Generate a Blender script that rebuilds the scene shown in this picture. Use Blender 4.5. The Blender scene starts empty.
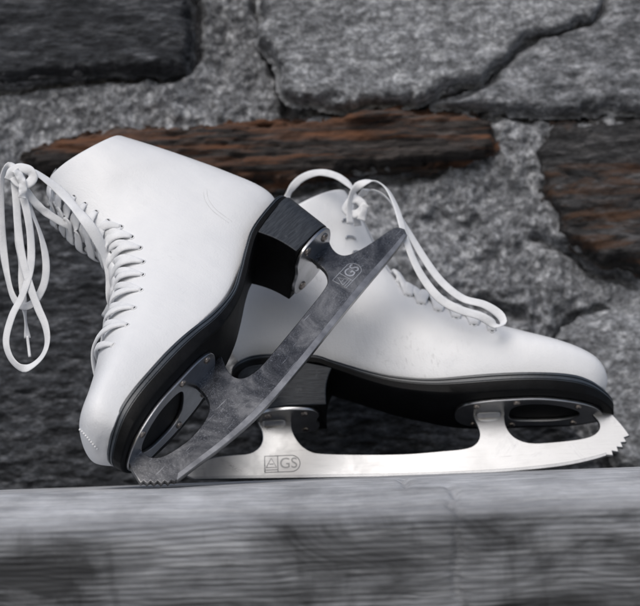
import bpy, bmesh, math, random
import numpy as np
from mathutils import Vector, Matrix
from mathutils.bvhtree import BVHTree

random.seed(7)
rng = np.random.default_rng(11)
scene = bpy.context.scene
COL = scene.collection

# ------------------------------------------------------------------ camera
S = .00065625          # metres covered by one photo pixel at the plane y = 0
D = 1.2
CAM = Vector((0, -D, .018))
PITCH = math.radians(4.674)
ROLL = math.radians(2.1)
FWD = Vector((0, math.cos(PITCH), math.sin(PITCH)))
_up = Vector((0, -math.sin(PITCH), math.cos(PITCH)))
_rt = Vector((1, 0, 0))
RT = math.cos(ROLL)*_rt - math.sin(ROLL)*_up
UP = math.sin(ROLL)*_rt + math.cos(ROLL)*_up
cd = bpy.data.cameras.new('camera')
cam = bpy.data.objects.new('camera', cd)
COL.objects.link(cam)
cam.matrix_world = Matrix((RT, UP, -FWD)).transposed().to_4x4()
cam.location = CAM
cd.sensor_width = 36
cd.lens = 36*D/(640*S)
cd.clip_start = .02
cd.clip_end = 60
cd.dof.use_dof = True
cd.dof.focus_distance = 1.19
cd.dof.aperture_fstop = 9
scene.camera = cam

# ------------------------------------------------------------------ world and sun
SUN = Vector((-.20, -.70, .70)).normalized()
elev = math.asin(SUN.z)
world = bpy.data.worlds.new('World')
scene.world = world
world.use_nodes = True
wn = world.node_tree
bg = wn.nodes['Background']
sky = wn.nodes.new('ShaderNodeTexSky')
sky.sky_type = 'NISHITA'
sky.sun_disc = False
sky.sun_elevation = elev
sky.sun_rotation = math.atan2(SUN.x, SUN.y)
sky.air_density = 1.0
sky.dust_density = 3.0
sky.ozone_density = 1.0
hs = wn.nodes.new('ShaderNodeHueSaturation')     # overcast: the cloud layer greys the blue
hs.inputs['Saturation'].default_value = .9
wn.links.new(sky.outputs[0], hs.inputs['Color'])
wn.links.new(hs.outputs[0], bg.inputs[0])
bg.inputs[1].default_value = .11
ld = bpy.data.lights.new('sun', 'SUN')
ld.energy = 1.5
ld.angle = math.radians(42)
ld.color = (1, .985, .96)
sun = bpy.data.objects.new('sun', ld)
COL.objects.link(sun)
sun.rotation_euler = SUN.to_track_quat('Z', 'Y').to_euler()
sun.location = (0, -1, 2)
scene.view_settings.view_transform = 'Standard'
scene.view_settings.look = 'None'
scene.view_settings.exposure = -0.05
scene.view_settings.gamma = 1

# ------------------------------------------------------------------ helpers
def ray(px, py):
    k = S/D
    px = float(px); py = float(py)
    return (FWD + (px-320)*k*RT + (303-py)*k*UP).normalized()

def on_y(px, py, y):
    d = ray(px, py)
    return CAM + d*((y-CAM.y)/d.y)

def link(name, me, mat, parent=None, smooth=True):
    o = bpy.data.objects.new(name, me)
    COL.objects.link(o)
    if mat is not None:
        me.materials.clear()
        me.materials.append(mat)
    if smooth:
        me.polygons.foreach_set('use_smooth', [True]*len(me.polygons))
    if parent is not None:
        o.parent = parent
    return o

def mesh(verts, faces, recalc=True):
    me = bpy.data.meshes.new('m')
    me.from_pydata([tuple(v) for v in verts], [], faces)
    if recalc:
        bm = bmesh.new(); bm.from_mesh(me)
        bmesh.ops.recalc_face_normals(bm, faces=bm.faces)
        bm.to_mesh(me); bm.free()
    me.update()
    return me

def autosmooth(me, deg=35):
    bm = bmesh.new(); bm.from_mesh(me)
    for e in bm.edges:
        if len(e.link_faces) == 2 and e.calc_face_angle(0) > math.radians(deg):
            e.smooth = False
    bm.to_mesh(me); bm.free()

def tag(o, label=None, cat=None, group=None, kind=None):
    for k, v in (('label', label), ('category', cat), ('group', group), ('kind', kind)):
        if v: o[k] = v

def catmull(P, n, closed=False):
    P = np.array(P, float); m = len(P); out = []
    segs = m if closed else m-1
    for i in range(segs):
        if closed:
            p0, p1, p2, p3 = P[(i-1) % m], P[i], P[(i+1) % m], P[(i+2) % m]
        else:
            p1, p2 = P[i], P[i+1]
            p0 = P[i-1] if i > 0 else 2*p1-p2
            p3 = P[i+2] if i+2 < m else 2*p2-p1
        for j in range(n):
            t = j/n
            out.append(.5*((2*p1)+(-p0+p2)*t+(2*p0-5*p1+4*p2-p3)*t*t+(-p0+3*p1-3*p2+p3)*t**3))
    if not closed: out.append(P[-1])
    return np.array(out)

def resample(P, n):
    P = np.array(P, float)
    d = np.r_[0, np.cumsum(np.linalg.norm(np.diff(P, axis=0), axis=1))]
    t = np.linspace(0, d[-1], n)
    return np.stack([np.interp(t, d, P[:, i]) for i in range(P.shape[1])], 1)

def ribbon(path, normals, w, t, k=10, ends=0):
    """flat woven lace: elliptic section w wide and t thick swept along path"""
    path = [Vector(p) for p in path]; n = len(path); V = []; F = []
    for i, p in enumerate(path):
        tg = (path[min(i+1, n-1)]-path[max(i-1, 0)]).normalized()
        nn = Vector(normals[i]); nn = (nn-tg*nn.dot(tg)).normalized(); b = tg.cross(nn)
        ww = w if not ends else w*(ends+(1-ends)*min(1, i/(n*.16), (n-1-i)/(n*.16)))
        for j in range(k):
            a = 2*math.pi*j/k
            ca, sa = math.cos(a), math.sin(a)
            V.append(p + b*(math.copysign(abs(ca)**.7, ca)*ww/2) + nn*(math.copysign(abs(sa)**.8, sa)*t/2))
    for i in range(n-1):
        for j in range(k):
            F.append((i*k+j, i*k+(j+1) % k, (i+1)*k+(j+1) % k, (i+1)*k+j))
    F.append(tuple(range(k))); F.append(tuple(range((n-1)*k, n*k)))
    return V, F

def join(parts):
    V = []; F = []
    for v, f in parts:
        o = len(V); V += list(v); F += [tuple(i+o for i in q) for q in f]
    return V, F

def tube(path, r, k=8):
    path = [Vector(p) for p in path]
    nn = Vector((.31, .77, .55))
    return ribbon(path, [nn]*len(path), 2*r, 2*r, k)

# ------------------------------------------------------------------ numpy noise
def _hash(ix, iy, seed):
    h = (ix.astype(np.int64)*374761393 + iy.astype(np.int64)*668265263 + seed*1274126177) & 0xffffffff
    h = ((h ^ (h >> 13))*1274126177) & 0xffffffff
    return ((h ^ (h >> 16)) & 0xffff)/65535.

def vnoise(x, y, seed=0):
    ix = np.floor(x); iy = np.floor(y); fx = x-ix; fy = y-iy
    ux = fx*fx*(3-2*fx); uy = fy*fy*(3-2*fy)
    a = _hash(ix, iy, seed); b = _hash(ix+1, iy, seed); c = _hash(ix, iy+1, seed); d = _hash(ix+1, iy+1, seed)
    return (a*(1-ux)+b*ux)*(1-uy)+(c*(1-ux)+d*ux)*uy

def fbm(x, y, f, octv=5, seed=0, gain=.5):
    s = 0; amp = 1; tot = 0
    for i in range(octv):
        s = s+amp*(vnoise(x*f+17.3*i, y*f+9.1*i, seed+i)*2-1); tot += amp; amp *= gain; f *= 2.03
    return s/tot

# ------------------------------------------------------------------ materials
def mat(name):
    m = bpy.data.materials.new(name); m.use_nodes = True
    nt = m.node_tree; b = nt.nodes['Principled BSDF']
    return m, nt, b

def N(nt, t, **kw):
    n = nt.nodes.new(t)
    for k, v in kw.items():
        if hasattr(n, k) and k not in n.inputs: setattr(n, k, v)
        else: n.inputs[k].default_value = v
    return n

def coords(nt, scale=(1, 1, 1), rot=(0, 0, 0)):
    tc = nt.nodes.new('ShaderNodeTexCoord'); mp = nt.nodes.new('ShaderNodeMapping')
    mp.inputs['Scale'].default_value = scale; mp.inputs['Rotation'].default_value = rot
    nt.links.new(tc.outputs['Object'], mp.inputs[0]); return mp.outputs[0]

def noise(nt, vec, sc, det=6, rough=.6, dist=0):
    n = nt.nodes.new('ShaderNodeTexNoise'); n.inputs['Scale'].default_value = sc
    n.inputs['Detail'].default_value = det; n.inputs['Roughness'].default_value = rough
    n.inputs['Distortion'].default_value = dist
    nt.links.new(vec, n.inputs['Vector']); return n.outputs[0]

def ramp(nt, fac, stops):
    r = nt.nodes.new('ShaderNodeValToRGB'); e = r.color_ramp.elements
    while len(e) > 1: e.remove(e[-1])
    for i, (p, c) in enumerate(stops):
        q = e[0] if i == 0 else e.new(p)
        q.position = p; q.color = (*c, 1) if len(c) == 3 else c
    nt.links.new(fac, r.inputs[0]); return r.outputs[0]

def mixc(nt, a, b, fac, mode='MIX'):
    m = nt.nodes.new('ShaderNodeMix'); m.data_type = 'RGBA'; m.blend_type = mode
    for sock, v in ((m.inputs[0], fac), (m.inputs[6], a), (m.inputs[7], b)):
        if isinstance(v, (int, float)): sock.default_value = v
        elif isinstance(v, tuple): sock.default_value = (*v, 1)
        else: nt.links.new(v, sock)
    return m.outputs[2]

def bump(nt, b, h, strength, dist):
    n = nt.nodes.new('ShaderNodeBump'); n.inputs['Strength'].default_value = strength
    n.inputs['Distance'].default_value = dist
    nt.links.new(h, n.inputs['Height']); nt.links.new(n.outputs[0], b.inputs['Normal'])

def g(v): return (v*.97, v, v*1.04)

def m_leather():
    m, nt, b = mat('white leather'); c = coords(nt)
    n1 = noise(nt, c, 22, 5, .6)
    base = ramp(nt, n1, [(.3, (.735, .748, .772)), (.55, (.775, .786, .805)), (.8, (.70, .713, .738))])
    # grey rub marks and scuffs in a few clusters
    clus = ramp(nt, noise(nt, c, 17, 3, .5), [(.56, (0, 0, 0)), (.68, (1, 1, 1))])
    fine = ramp(nt, noise(nt, coords(nt, (1.2, .5, 1), (.2, .1, .7)), 330, 4, .75, .4), [(.56, (0, 0, 0)), (.64, (1, 1, 1))])
    long_ = ramp(nt, noise(nt, coords(nt, (.10, 1.6, 1), (.0, .0, .85)), 260, 3, .6), [(.69, (0, 0, 0)), (.73, (1, 1, 1))])
    k1 = mixc(nt, (0, 0, 0), fine, clus)
    k2 = mixc(nt, k1, long_, .35, 'LIGHTEN') if False else mixc(nt, k1, long_, .22)
    sm = N(nt, 'ShaderNodeMath', operation='MULTIPLY'); nt.links.new(k2, sm.inputs[0]); sm.inputs[1].default_value = .42
    col = mixc(nt, base, (.36, .36, .37), sm.outputs[0])
    nt.links.new(col, b.inputs['Base Color'])
    rr = ramp(nt, noise(nt, c, 60, 4, .6), [(.3, (.34,)*3), (.7, (.52,)*3)]); nt.links.new(rr, b.inputs['Roughness'])
    b.inputs['Specular IOR Level'].default_value = .4
    vo = nt.nodes.new('ShaderNodeTexVoronoi'); vo.inputs['Scale'].default_value = 900
    nt.links.new(c, vo.inputs['Vector'])
    wr = noise(nt, coords(nt, (1.6, .5, .8), (0, 0, .6)), 55, 5, .6, .7)
    def mul(x, k):
        q = N(nt, 'ShaderNodeMath', operation='MULTIPLY'); nt.links.new(x, q.inputs[0]); q.inputs[1].default_value = k; return q.outputs[0]
    def add(x, y):
        q = N(nt, 'ShaderNodeMath', operation='ADD'); nt.links.new(x, q.inputs[0]); nt.links.new(y, q.inputs[1]); return q.outputs[0]
    bump(nt, b, add(add(mul(vo.outputs[0], .35), mul(wr, 2.2)), mul(noise(nt, c, 14, 3, .5), 9.)), .32, .0007)
    return m

def m_lace():
    m, nt, b = mat('white cotton lace'); c = coords(nt)
    w = nt.nodes.new('ShaderNodeTexVoronoi'); w.inputs['Scale'].default_value = 1100; nt.links.new(c, w.inputs['Vector'])
    nt.links.new(ramp(nt, noise(nt, c, 90, 4), [(.3, (.66, .675, .70)), (.7, (.80, .81, .83))]), b.inputs['Base Color'])
    b.inputs['Roughness'].default_value = .85
    bump(nt, b, w.outputs[0], .28, .0004)
    return m

def m_plain(name, col, rough, metal=0, bs=0, bscale=300, var=.2):
    m, nt, b = mat(name); c = coords(nt)
    n = noise(nt, c, 60, 6, .65)
    nt.links.new(ramp(nt, n, [(.3, tuple(x*(1-var) for x in col)), (.7, tuple(x*(1+var) for x in col))]), b.inputs['Base Color'])
    r = N(nt, 'ShaderNodeMapRange'); nt.links.new(n, r.inputs[0]); r.inputs[3].default_value = rough*.8; r.inputs[4].default_value = min(1, rough*1.2)
    nt.links.new(r.outputs[0], b.inputs['Roughness'])
    b.inputs['Metallic'].default_value = metal
    if not metal and max(col) < .01: b.inputs['Specular IOR Level'].default_value = .1
    if bs: bump(nt, b, noise(nt, c, bscale, 4, .6), bs, .0006)
    return m

def m_heel():
    m, nt, b = mat('painted stacked heel')
    st = noise(nt, coords(nt, (.12, 1, .12)), 900, 3, .6)
    pl = noise(nt, coords(nt), 90, 6, .75)
    col = ramp(nt, st, [(.38, (.022, .026, .033)), (.5, (.031, .036, .045)), (.66, (.045, .052, .062))])
    col = mixc(nt, col, (.13, .14, .155), ramp(nt, pl, [(.62, (0, 0, 0)), (.74, (.55, .55, .55))]))
    nt.links.new(col, b.inputs['Base Color']); b.inputs['Roughness'].default_value = .48
    b.inputs['Specular IOR Level'].default_value = .3
    bump(nt, b, st, .5, .0006)
    return m

def m_blade(worn):
    m, nt, b = mat('worn nickel blade' if worn else 'polished nickel blade'); c = coords(nt)
    b.inputs['Metallic'].default_value = 1
    grind = noise(nt, coords(nt, (.06, 1.2, 1), (0, 0, .02)), 900, 3, .7)      # grinding lines along the blade
    scr = noise(nt, coords(nt, (.05, 1, 1), (0, 0, .5)), 700, 2, .6)
    scr2 = noise(nt, coords(nt, (.05, 1, 1), (0, 0, -.7)), 620, 2, .6)
    fine = noise(nt, c, 1500, 3, .8)
    med = noise(nt, c, 1000, 5, .8, 0)
    patch = noise(nt, c, 30, 6, .7, .6)
    if worn:
        col = ramp(nt, patch, [(.34, (.07, .07, .071)), (.5, (.15, .15, .152)), (.66, (.29, .29, .292))])
        pit = ramp(nt, med, [(.53, (0, 0, 0)), (.60, (1, 1, 1))])
        where = ramp(nt, noise(nt, coords(nt, (1, 1, 1), (.5, .2, .1)), 42, 6, .75), [(.40, (.10,)*3), (.60, (.9,)*3)])
        col = mixc(nt, col, (.38, .38, .385), mixc(nt, (0, 0, 0), pit, where))
        col = mixc(nt, col, (.06, .06, .062), ramp(nt, fine, [(.60, (0, 0, 0)), (.72, (.5,)*3)]))
        col = mixc(nt, col, (.62, .62, .62), ramp(nt, scr, [(.70, (0, 0, 0)), (.73, (.7,)*3)]))
        col = mixc(nt, col, (.62, .62, .62), ramp(nt, scr2, [(.71, (0, 0, 0)), (.74, (.6,)*3)]))
        nt.links.new(ramp(nt, patch, [(.36, (.22,)*3), (.62, (.40,)*3)]), b.inputs['Roughness'])
    else:
        col = ramp(nt, patch, [(.3, (.22, .223, .23)), (.45, (.345, .348, .355)), (.7, (.40, .403, .408))])
        col = mixc(nt, col, (.30, .303, .31), ramp(nt, grind, [(.5, (0, 0, 0)), (.8, (.6,)*3)]))
        col = mixc(nt, col, (.2, .2, .205), ramp(nt, scr, [(.71, (0, 0, 0)), (.74, (.5,)*3)]))
        nt.links.new(ramp(nt, patch, [(.35, (.26,)*3), (.65, (.42,)*3)]), b.inputs['Roughness'])
    nt.links.new(col, b.inputs['Base Color'])
    bump(nt, b, grind, .10 if worn else .08, .0003)
    return m

def m_stone(name, dark, mid, light, stretch=(1, 1, 1), rust=0, sc=70, rustcol=(.16, .065, .03)):
    m, nt, b = mat(name); c = coords(nt, stretch)
    a = noise(nt, c, sc, 8, .72, .3); f = noise(nt, coords(nt, (1, 1, 1)), 430, 4, .7)
    big = noise(nt, coords(nt), 9, 4, .6)
    col = ramp(nt, a, [(.30, dark), (.5, mid), (.68, light)])
    f2 = noise(nt, coords(nt, (stretch[0], 1, stretch[2]), (.3, .1, .2)), 230, 5, .75)
    sm = ramp(nt, f2, [(.34, (.38,)*3), (.5, (.97,)*3), (.64, (1.75,)*3)])
    col = mixc(nt, col, sm, .85, 'MULTIPLY')
    col = mixc(nt, col, ramp(nt, big, [(.3, (.72,)*3), (.7, (1.25,)*3)]), 1., 'MULTIPLY')
    if rust:
        rn = noise(nt, coords(nt, (stretch[0]*1, 1, stretch[2]*1.4)), 26, 6, .7, .4)
        col = mixc(nt, col, rustcol, ramp(nt, rn, [(.5-.1*rust, (0, 0, 0)), (.66-.1*rust, (.9,)*3)]))
    nt.links.new(col, b.inputs['Base Color']); b.inputs['Roughness'].default_value = .8
    b.inputs['Specular IOR Level'].default_value = .3
    bump(nt, b, f2, .8, .003)
    return m

def m_beam():
    m, nt, b = mat('weathered timber')
    tc = coords(nt)
    d = noise(nt, coords(nt, (1, .2, 1)), 7, 3, .5)
    # distorted vertical coordinate gives growth rings running along the beam
    sep = nt.nodes.new('ShaderNodeSeparateXYZ'); nt.links.new(tc, sep.inputs[0])
    ma = N(nt, 'ShaderNodeMath', operation='MULTIPLY_ADD'); nt.links.new(d, ma.inputs[0]); ma.inputs[1].default_value = .035
    nt.links.new(sep.outputs[2], ma.inputs[2])
    cx = nt.nodes.new('ShaderNodeCombineXYZ'); nt.links.new(ma.outputs[0], cx.inputs[2])
    sx = N(nt, 'ShaderNodeMath', operation='MULTIPLY'); nt.links.new(sep.outputs[0], sx.inputs[0]); sx.inputs[1].default_value = .045
    nt.links.new(sx.outputs[0], cx.inputs[0])
    sy = N(nt, 'ShaderNodeMath', operation='MULTIPLY'); nt.links.new(sep.outputs[1], sy.inputs[0]); sy.inputs[1].default_value = .6
    nt.links.new(sy.outputs[0], cx.inputs[1])
    rings = noise(nt, cx.outputs[0], 480, 3, .5)
    wv = nt.nodes.new('ShaderNodeTexWave'); wv.bands_direction = 'Z'; wv.inputs['Scale'].default_value = 95
    wv.inputs['Distortion'].default_value = 9; wv.inputs['Detail'].default_value = 3; wv.inputs['Detail Scale'].default_value = .12; wv.inputs['Detail Roughness'].default_value = .6
    nt.links.new(coords(nt, (.35, .5, 1)), wv.inputs['Vector'])
    bigs = noise(nt, coords(nt, (1, 1, 2.8), (0, .22, 0)), 9, 6, .62, .8)
    kn = noise(nt, coords(nt, (3, 1, .7)), 22, 4, .6)
    col = ramp(nt, rings, [(.32, (.115, .12, .13)), (.5, (.165, .172, .184)), (.68, (.22, .228, .24))])
    col = mixc(nt, col, ramp(nt, wv.outputs[0], [(.1, (.55,)*3), (.6, (1.15,)*3)]), .8, 'MULTIPLY')
    col = mixc(nt, col, ramp(nt, bigs, [(.38, (.26,)*3), (.5, (.85,)*3), (.64, (1.5,)*3)]), 1., 'MULTIPLY')
    col = mixc(nt, col, ramp(nt, kn, [(.3, (.55,)*3), (.45, (1,)*3)]), .7, 'MULTIPLY')
    # upper face painted lighter: bleached timber plus sky light put into its colour
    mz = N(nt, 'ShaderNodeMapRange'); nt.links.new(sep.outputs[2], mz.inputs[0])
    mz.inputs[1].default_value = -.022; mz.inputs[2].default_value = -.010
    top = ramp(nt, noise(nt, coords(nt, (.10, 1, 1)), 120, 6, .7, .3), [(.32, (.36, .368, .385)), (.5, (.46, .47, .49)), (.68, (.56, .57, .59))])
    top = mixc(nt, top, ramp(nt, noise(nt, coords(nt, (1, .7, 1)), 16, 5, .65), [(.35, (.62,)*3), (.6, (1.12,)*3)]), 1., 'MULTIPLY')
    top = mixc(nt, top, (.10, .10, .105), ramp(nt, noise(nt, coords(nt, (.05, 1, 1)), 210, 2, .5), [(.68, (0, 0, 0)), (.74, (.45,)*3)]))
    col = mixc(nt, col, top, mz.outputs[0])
    nt.links.new(col, b.inputs['Base Color']); b.inputs['Roughness'].default_value = .85
    b.inputs['Specular IOR Level'].default_value = .25
    bump(nt, b, rings, .6, .003)
    return m

M = dict(
    leather=m_leather(), lace=m_lace(), heel=m_heel(),
    welt=m_plain('black sole edge', (.034, .042, .053), .36, 0, .3, 700, .4),
    under=m_plain('black outsole', (.005, .0053, .006), .5, 0, .3, 700, .5),
    lining=m_plain('grey felt lining', (.38, .38, .39), .9, 0, .5),
    worn=m_blade(True), polished=m_blade(False),
    plate=m_plain('steel mounting plate', (.42, .425, .44), .30, 1, .08),
    chrome=m_plain('ground steel edge', (.26, .265, .275), .34, 1, .05),
    edge=m_plain('dull ground edge', (.33, .33, .335), .34, 1, .1, 300, .35),
    screw=m_plain('tarnished screw', (.32, .285, .26), .34, 1, .3, 500, .45),
    seam=m_plain('stitched crease', (.64, .645, .66), .7),
    eyelet=m_plain('eyelet metal', (.55, .56, .58), .35, 1),
    hole=m_plain('eyelet hole', (.01, .01, .01), .8),
    mark=m_plain('engraved line', (.19, .193, .20), .4, 1),
    marklight=m_plain('worn engraved line', (.50, .51, .53), .42, 1),
    aglet=m_plain('plastic lace tip', (.72, .73, .75), .3),
    thread=m_plain('stitch thread', (.74, .75, .77), .7),
)

# ------------------------------------------------------------------ setting: ground, beam, wall
def grid_mesh(X, Y, Z, mask=None):
    ny, nx = X.shape
    V = np.stack([X, Y, Z], -1).reshape(-1, 3)
    idx = np.arange(ny*nx).reshape(ny, nx)
    q = np.stack([idx[:-1, :-1], idx[:-1, 1:], idx[1:, 1:], idx[1:, :-1]], -1).reshape(-1, 4)
    if mask is not None:
        mk = mask.reshape(-1); q = q[mk[q].all(1)]
        used = np.zeros(len(V), bool); used[q.reshape(-1)] = True
        mp = np.cumsum(used)-1; V = V[used]; q = mp[q]
    me = bpy.data.meshes.new('m')
    me.vertices.add(len(V)); me.vertices.foreach_set('co', V.reshape(-1).astype(np.float32))
    me.loops.add(len(q)*4); me.loops.foreach_set('vertex_index', q.reshape(-1).astype(np.int32))
    me.polygons.add(len(q)); me.polygons.foreach_set('loop_start', np.arange(len(q), dtype=np.int32)*4)
    me.update(calc_edges=True); me.validate()
    return me

gx, gy = np.meshgrid(np.linspace(-3, 3, 120), np.linspace(-3, 1.2, 90))
gz = -.16 + .012*fbm(gx, gy, 6, 4, 3)
g_o = link('ground', grid_mesh(gx, gy, gz), m_stone('gravelly ground', (.05, .05, .05), (.10, .10, .10), (.17, .17, .17)))
tag(g_o, 'dark gritty ground below the timber beam', 'ground', None, 'structure')

# timber beam: profile swept along x
def build_beam():
    prof = [(.118, -.150), (.122, -.08), (.121, -.015), (.116, -.0045), (.108, -.0008), (.09, 0), (.04, 0), (-.02, 0), (-.07, -.0004), (-.10, -.0016),
            (-.13, -.0042), (-.155, -.0085), (-.175, -.0145), (-.186, -.021), (-.190, -.030), (-.192, -.06), (-.19, -.10), (-.186, -.140), (-.17, -.152)]
    P = resample(catmull(prof, 6), 150)
    xs = np.linspace(-.62, .62, 1100)
    dP = np.gradient(P, axis=0); nr = np.stack([-dP[:, 1], dP[:, 0]], 1); nr /= np.linalg.norm(nr, axis=1)[:, None]
    s = np.linspace(0, 1, len(P))
    X, Sg = np.meshgrid(xs, s)
    ln = .0016*fbm(X*.08+3, Sg*3, 40, 4, 21)+.0022*fbm(X, Sg*1.2, 5, 3, 5)+.0008*fbm(X*.3, Sg*2, 60, 3, 9)
    topflat = np.exp(-((P[:, 0]-.03)/.11)**4)[:, None]*(P[:, 1] > -.012)[:, None]
    ln = ln*(1-.93*topflat)
    yy = P[:, 0][:, None]
    for (x0, ya, yb, dp) in ((.0475, -.04, -.115, .005), (.071, -.12, -.30, .004), (.19, -.15, -.30, .003)):
        band = 1/(1+np.exp((yy-ya)/.006))*1/(1+np.exp(-(yy-yb)/.006))*(P[:, 1][:, None] > -.075)
        cx_ = x0+.004*fbm(yy*1.0+x0*9+P[:, 1][:, None]*3, yy*0, 30, 2, 77)
        ln = ln+.6*dp*band*np.exp(-((xs[None, :]-cx_)/.0027)**2)
    Yv = P[:, 0][:, None]-nr[:, 0][:, None]*(-ln); Zv = P[:, 1][:, None]-nr[:, 1][:, None]*(-ln)
    me = grid_mesh(X, Yv, Zv)
    bm = bmesh.new(); bm.from_mesh(me)
    for sx in (-1, 1):
        vs = [v for v in bm.verts if abs(v.co.x-sx*.62) < 1e-4]
        es = [e for e in bm.edges if e.is_boundary and all(abs(v.co.x-sx*.62) < 1e-4 for v in e.verts)]
    bmesh.ops.holes_fill(bm, edges=[e for e in bm.edges if e.is_boundary], sides=0)
    bmesh.ops.recalc_face_normals(bm, faces=bm.faces)
    bm.to_mesh(me); bm.free()
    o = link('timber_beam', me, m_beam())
    tag(o, 'weathered grey timber beam running along the bottom, carrying both skates', 'beam')
build_beam()

WY = .262     # mean face of the mortar
def w_pts(poly): return [(on_y(x, y, WY-.015).x, on_y(x, y, WY-.015).z) for x, y in poly]

def sdist(X, Z, poly):
    """signed distance to polygon, positive inside"""
    P = np.array(poly); d = np.full(X.shape, 1e9); ins = np.zeros(X.shape, bool)
    for i in range(len(P)):
        a = P[i]; b = P[(i+1) % len(P)]; e = b-a
        t = np.clip(((X-a[0])*e[0]+(Z-a[1])*e[1])/(e@e+1e-12), 0, 1)
        d = np.minimum(d, np.hypot(X-a[0]-t*e[0], Z-a[1]-t*e[1]))
        c = ((a[1] > Z) != (b[1] > Z)) & (X < (b[0]-a[0])*(Z-a[1])/(b[1]-a[1]+1e-12)+a[0])
        ins ^= c
    return np.where(ins, d, -d)

TRENCH = [([(250, -20), (259, 8), (268, 40), (282, 76), (291, 112)], .0055, .022), ([(291, 108), (340, 108), (402, 106), (444, 98), (484, 84), (508, 64), (534, 44), (570, 32), (600, 20), (612, -6)], .004, .016),
          ([(-20, 82), (50, 78), (110, 72), (160, 76), (186, 68), (194, 30), (190, -10)], .004, .016), ([(30, 178), (150, 188), (250, 190), (330, 182), (440, 170)], .005, .016), ([(440, 106), (520, 112), (580, 113), (660, 112)], .004, .014),
          ([(482, 300), (506, 316), (524, 316)], .005, .018), ([(536, 236), (560, 244), (590, 266), (640, 282)], .004, .016), ([(560, 340), (580, 322), (606, 308)], .004, .014), ([(230, 280), (340, 300), (460, 345), (560, 392)], .003, .010)]

def mortar_y(X, Z):
    n = .011*fbm(X, Z, 14, 4, 31)+.0115*fbm(X, Z, 42, 4, 41, .6)+.006*np.abs(fbm(X, Z, 120, 3, 47, .6))
    wx = X+.007*fbm(X, Z, 50, 3, 301); wz = Z+.007*fbm(X, Z, 50, 3, 302)
    for pts, wd, dp in TRENCH:
        P = np.array(w_pts(pts)); d = np.full(X.shape, 1e9)
        for a, b in zip(P[:-1], P[1:]):
            e = b-a; t = np.clip(((wx-a[0])*e[0]+(wz-a[1])*e[1])/(e@e), 0, 1)
            d = np.minimum(d, np.hypot(wx-a[0]-t*e[0], wz-a[1]-t*e[1]))
        n = n-dp*np.exp(-(d/wd)**2)
    return WY-n

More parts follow.
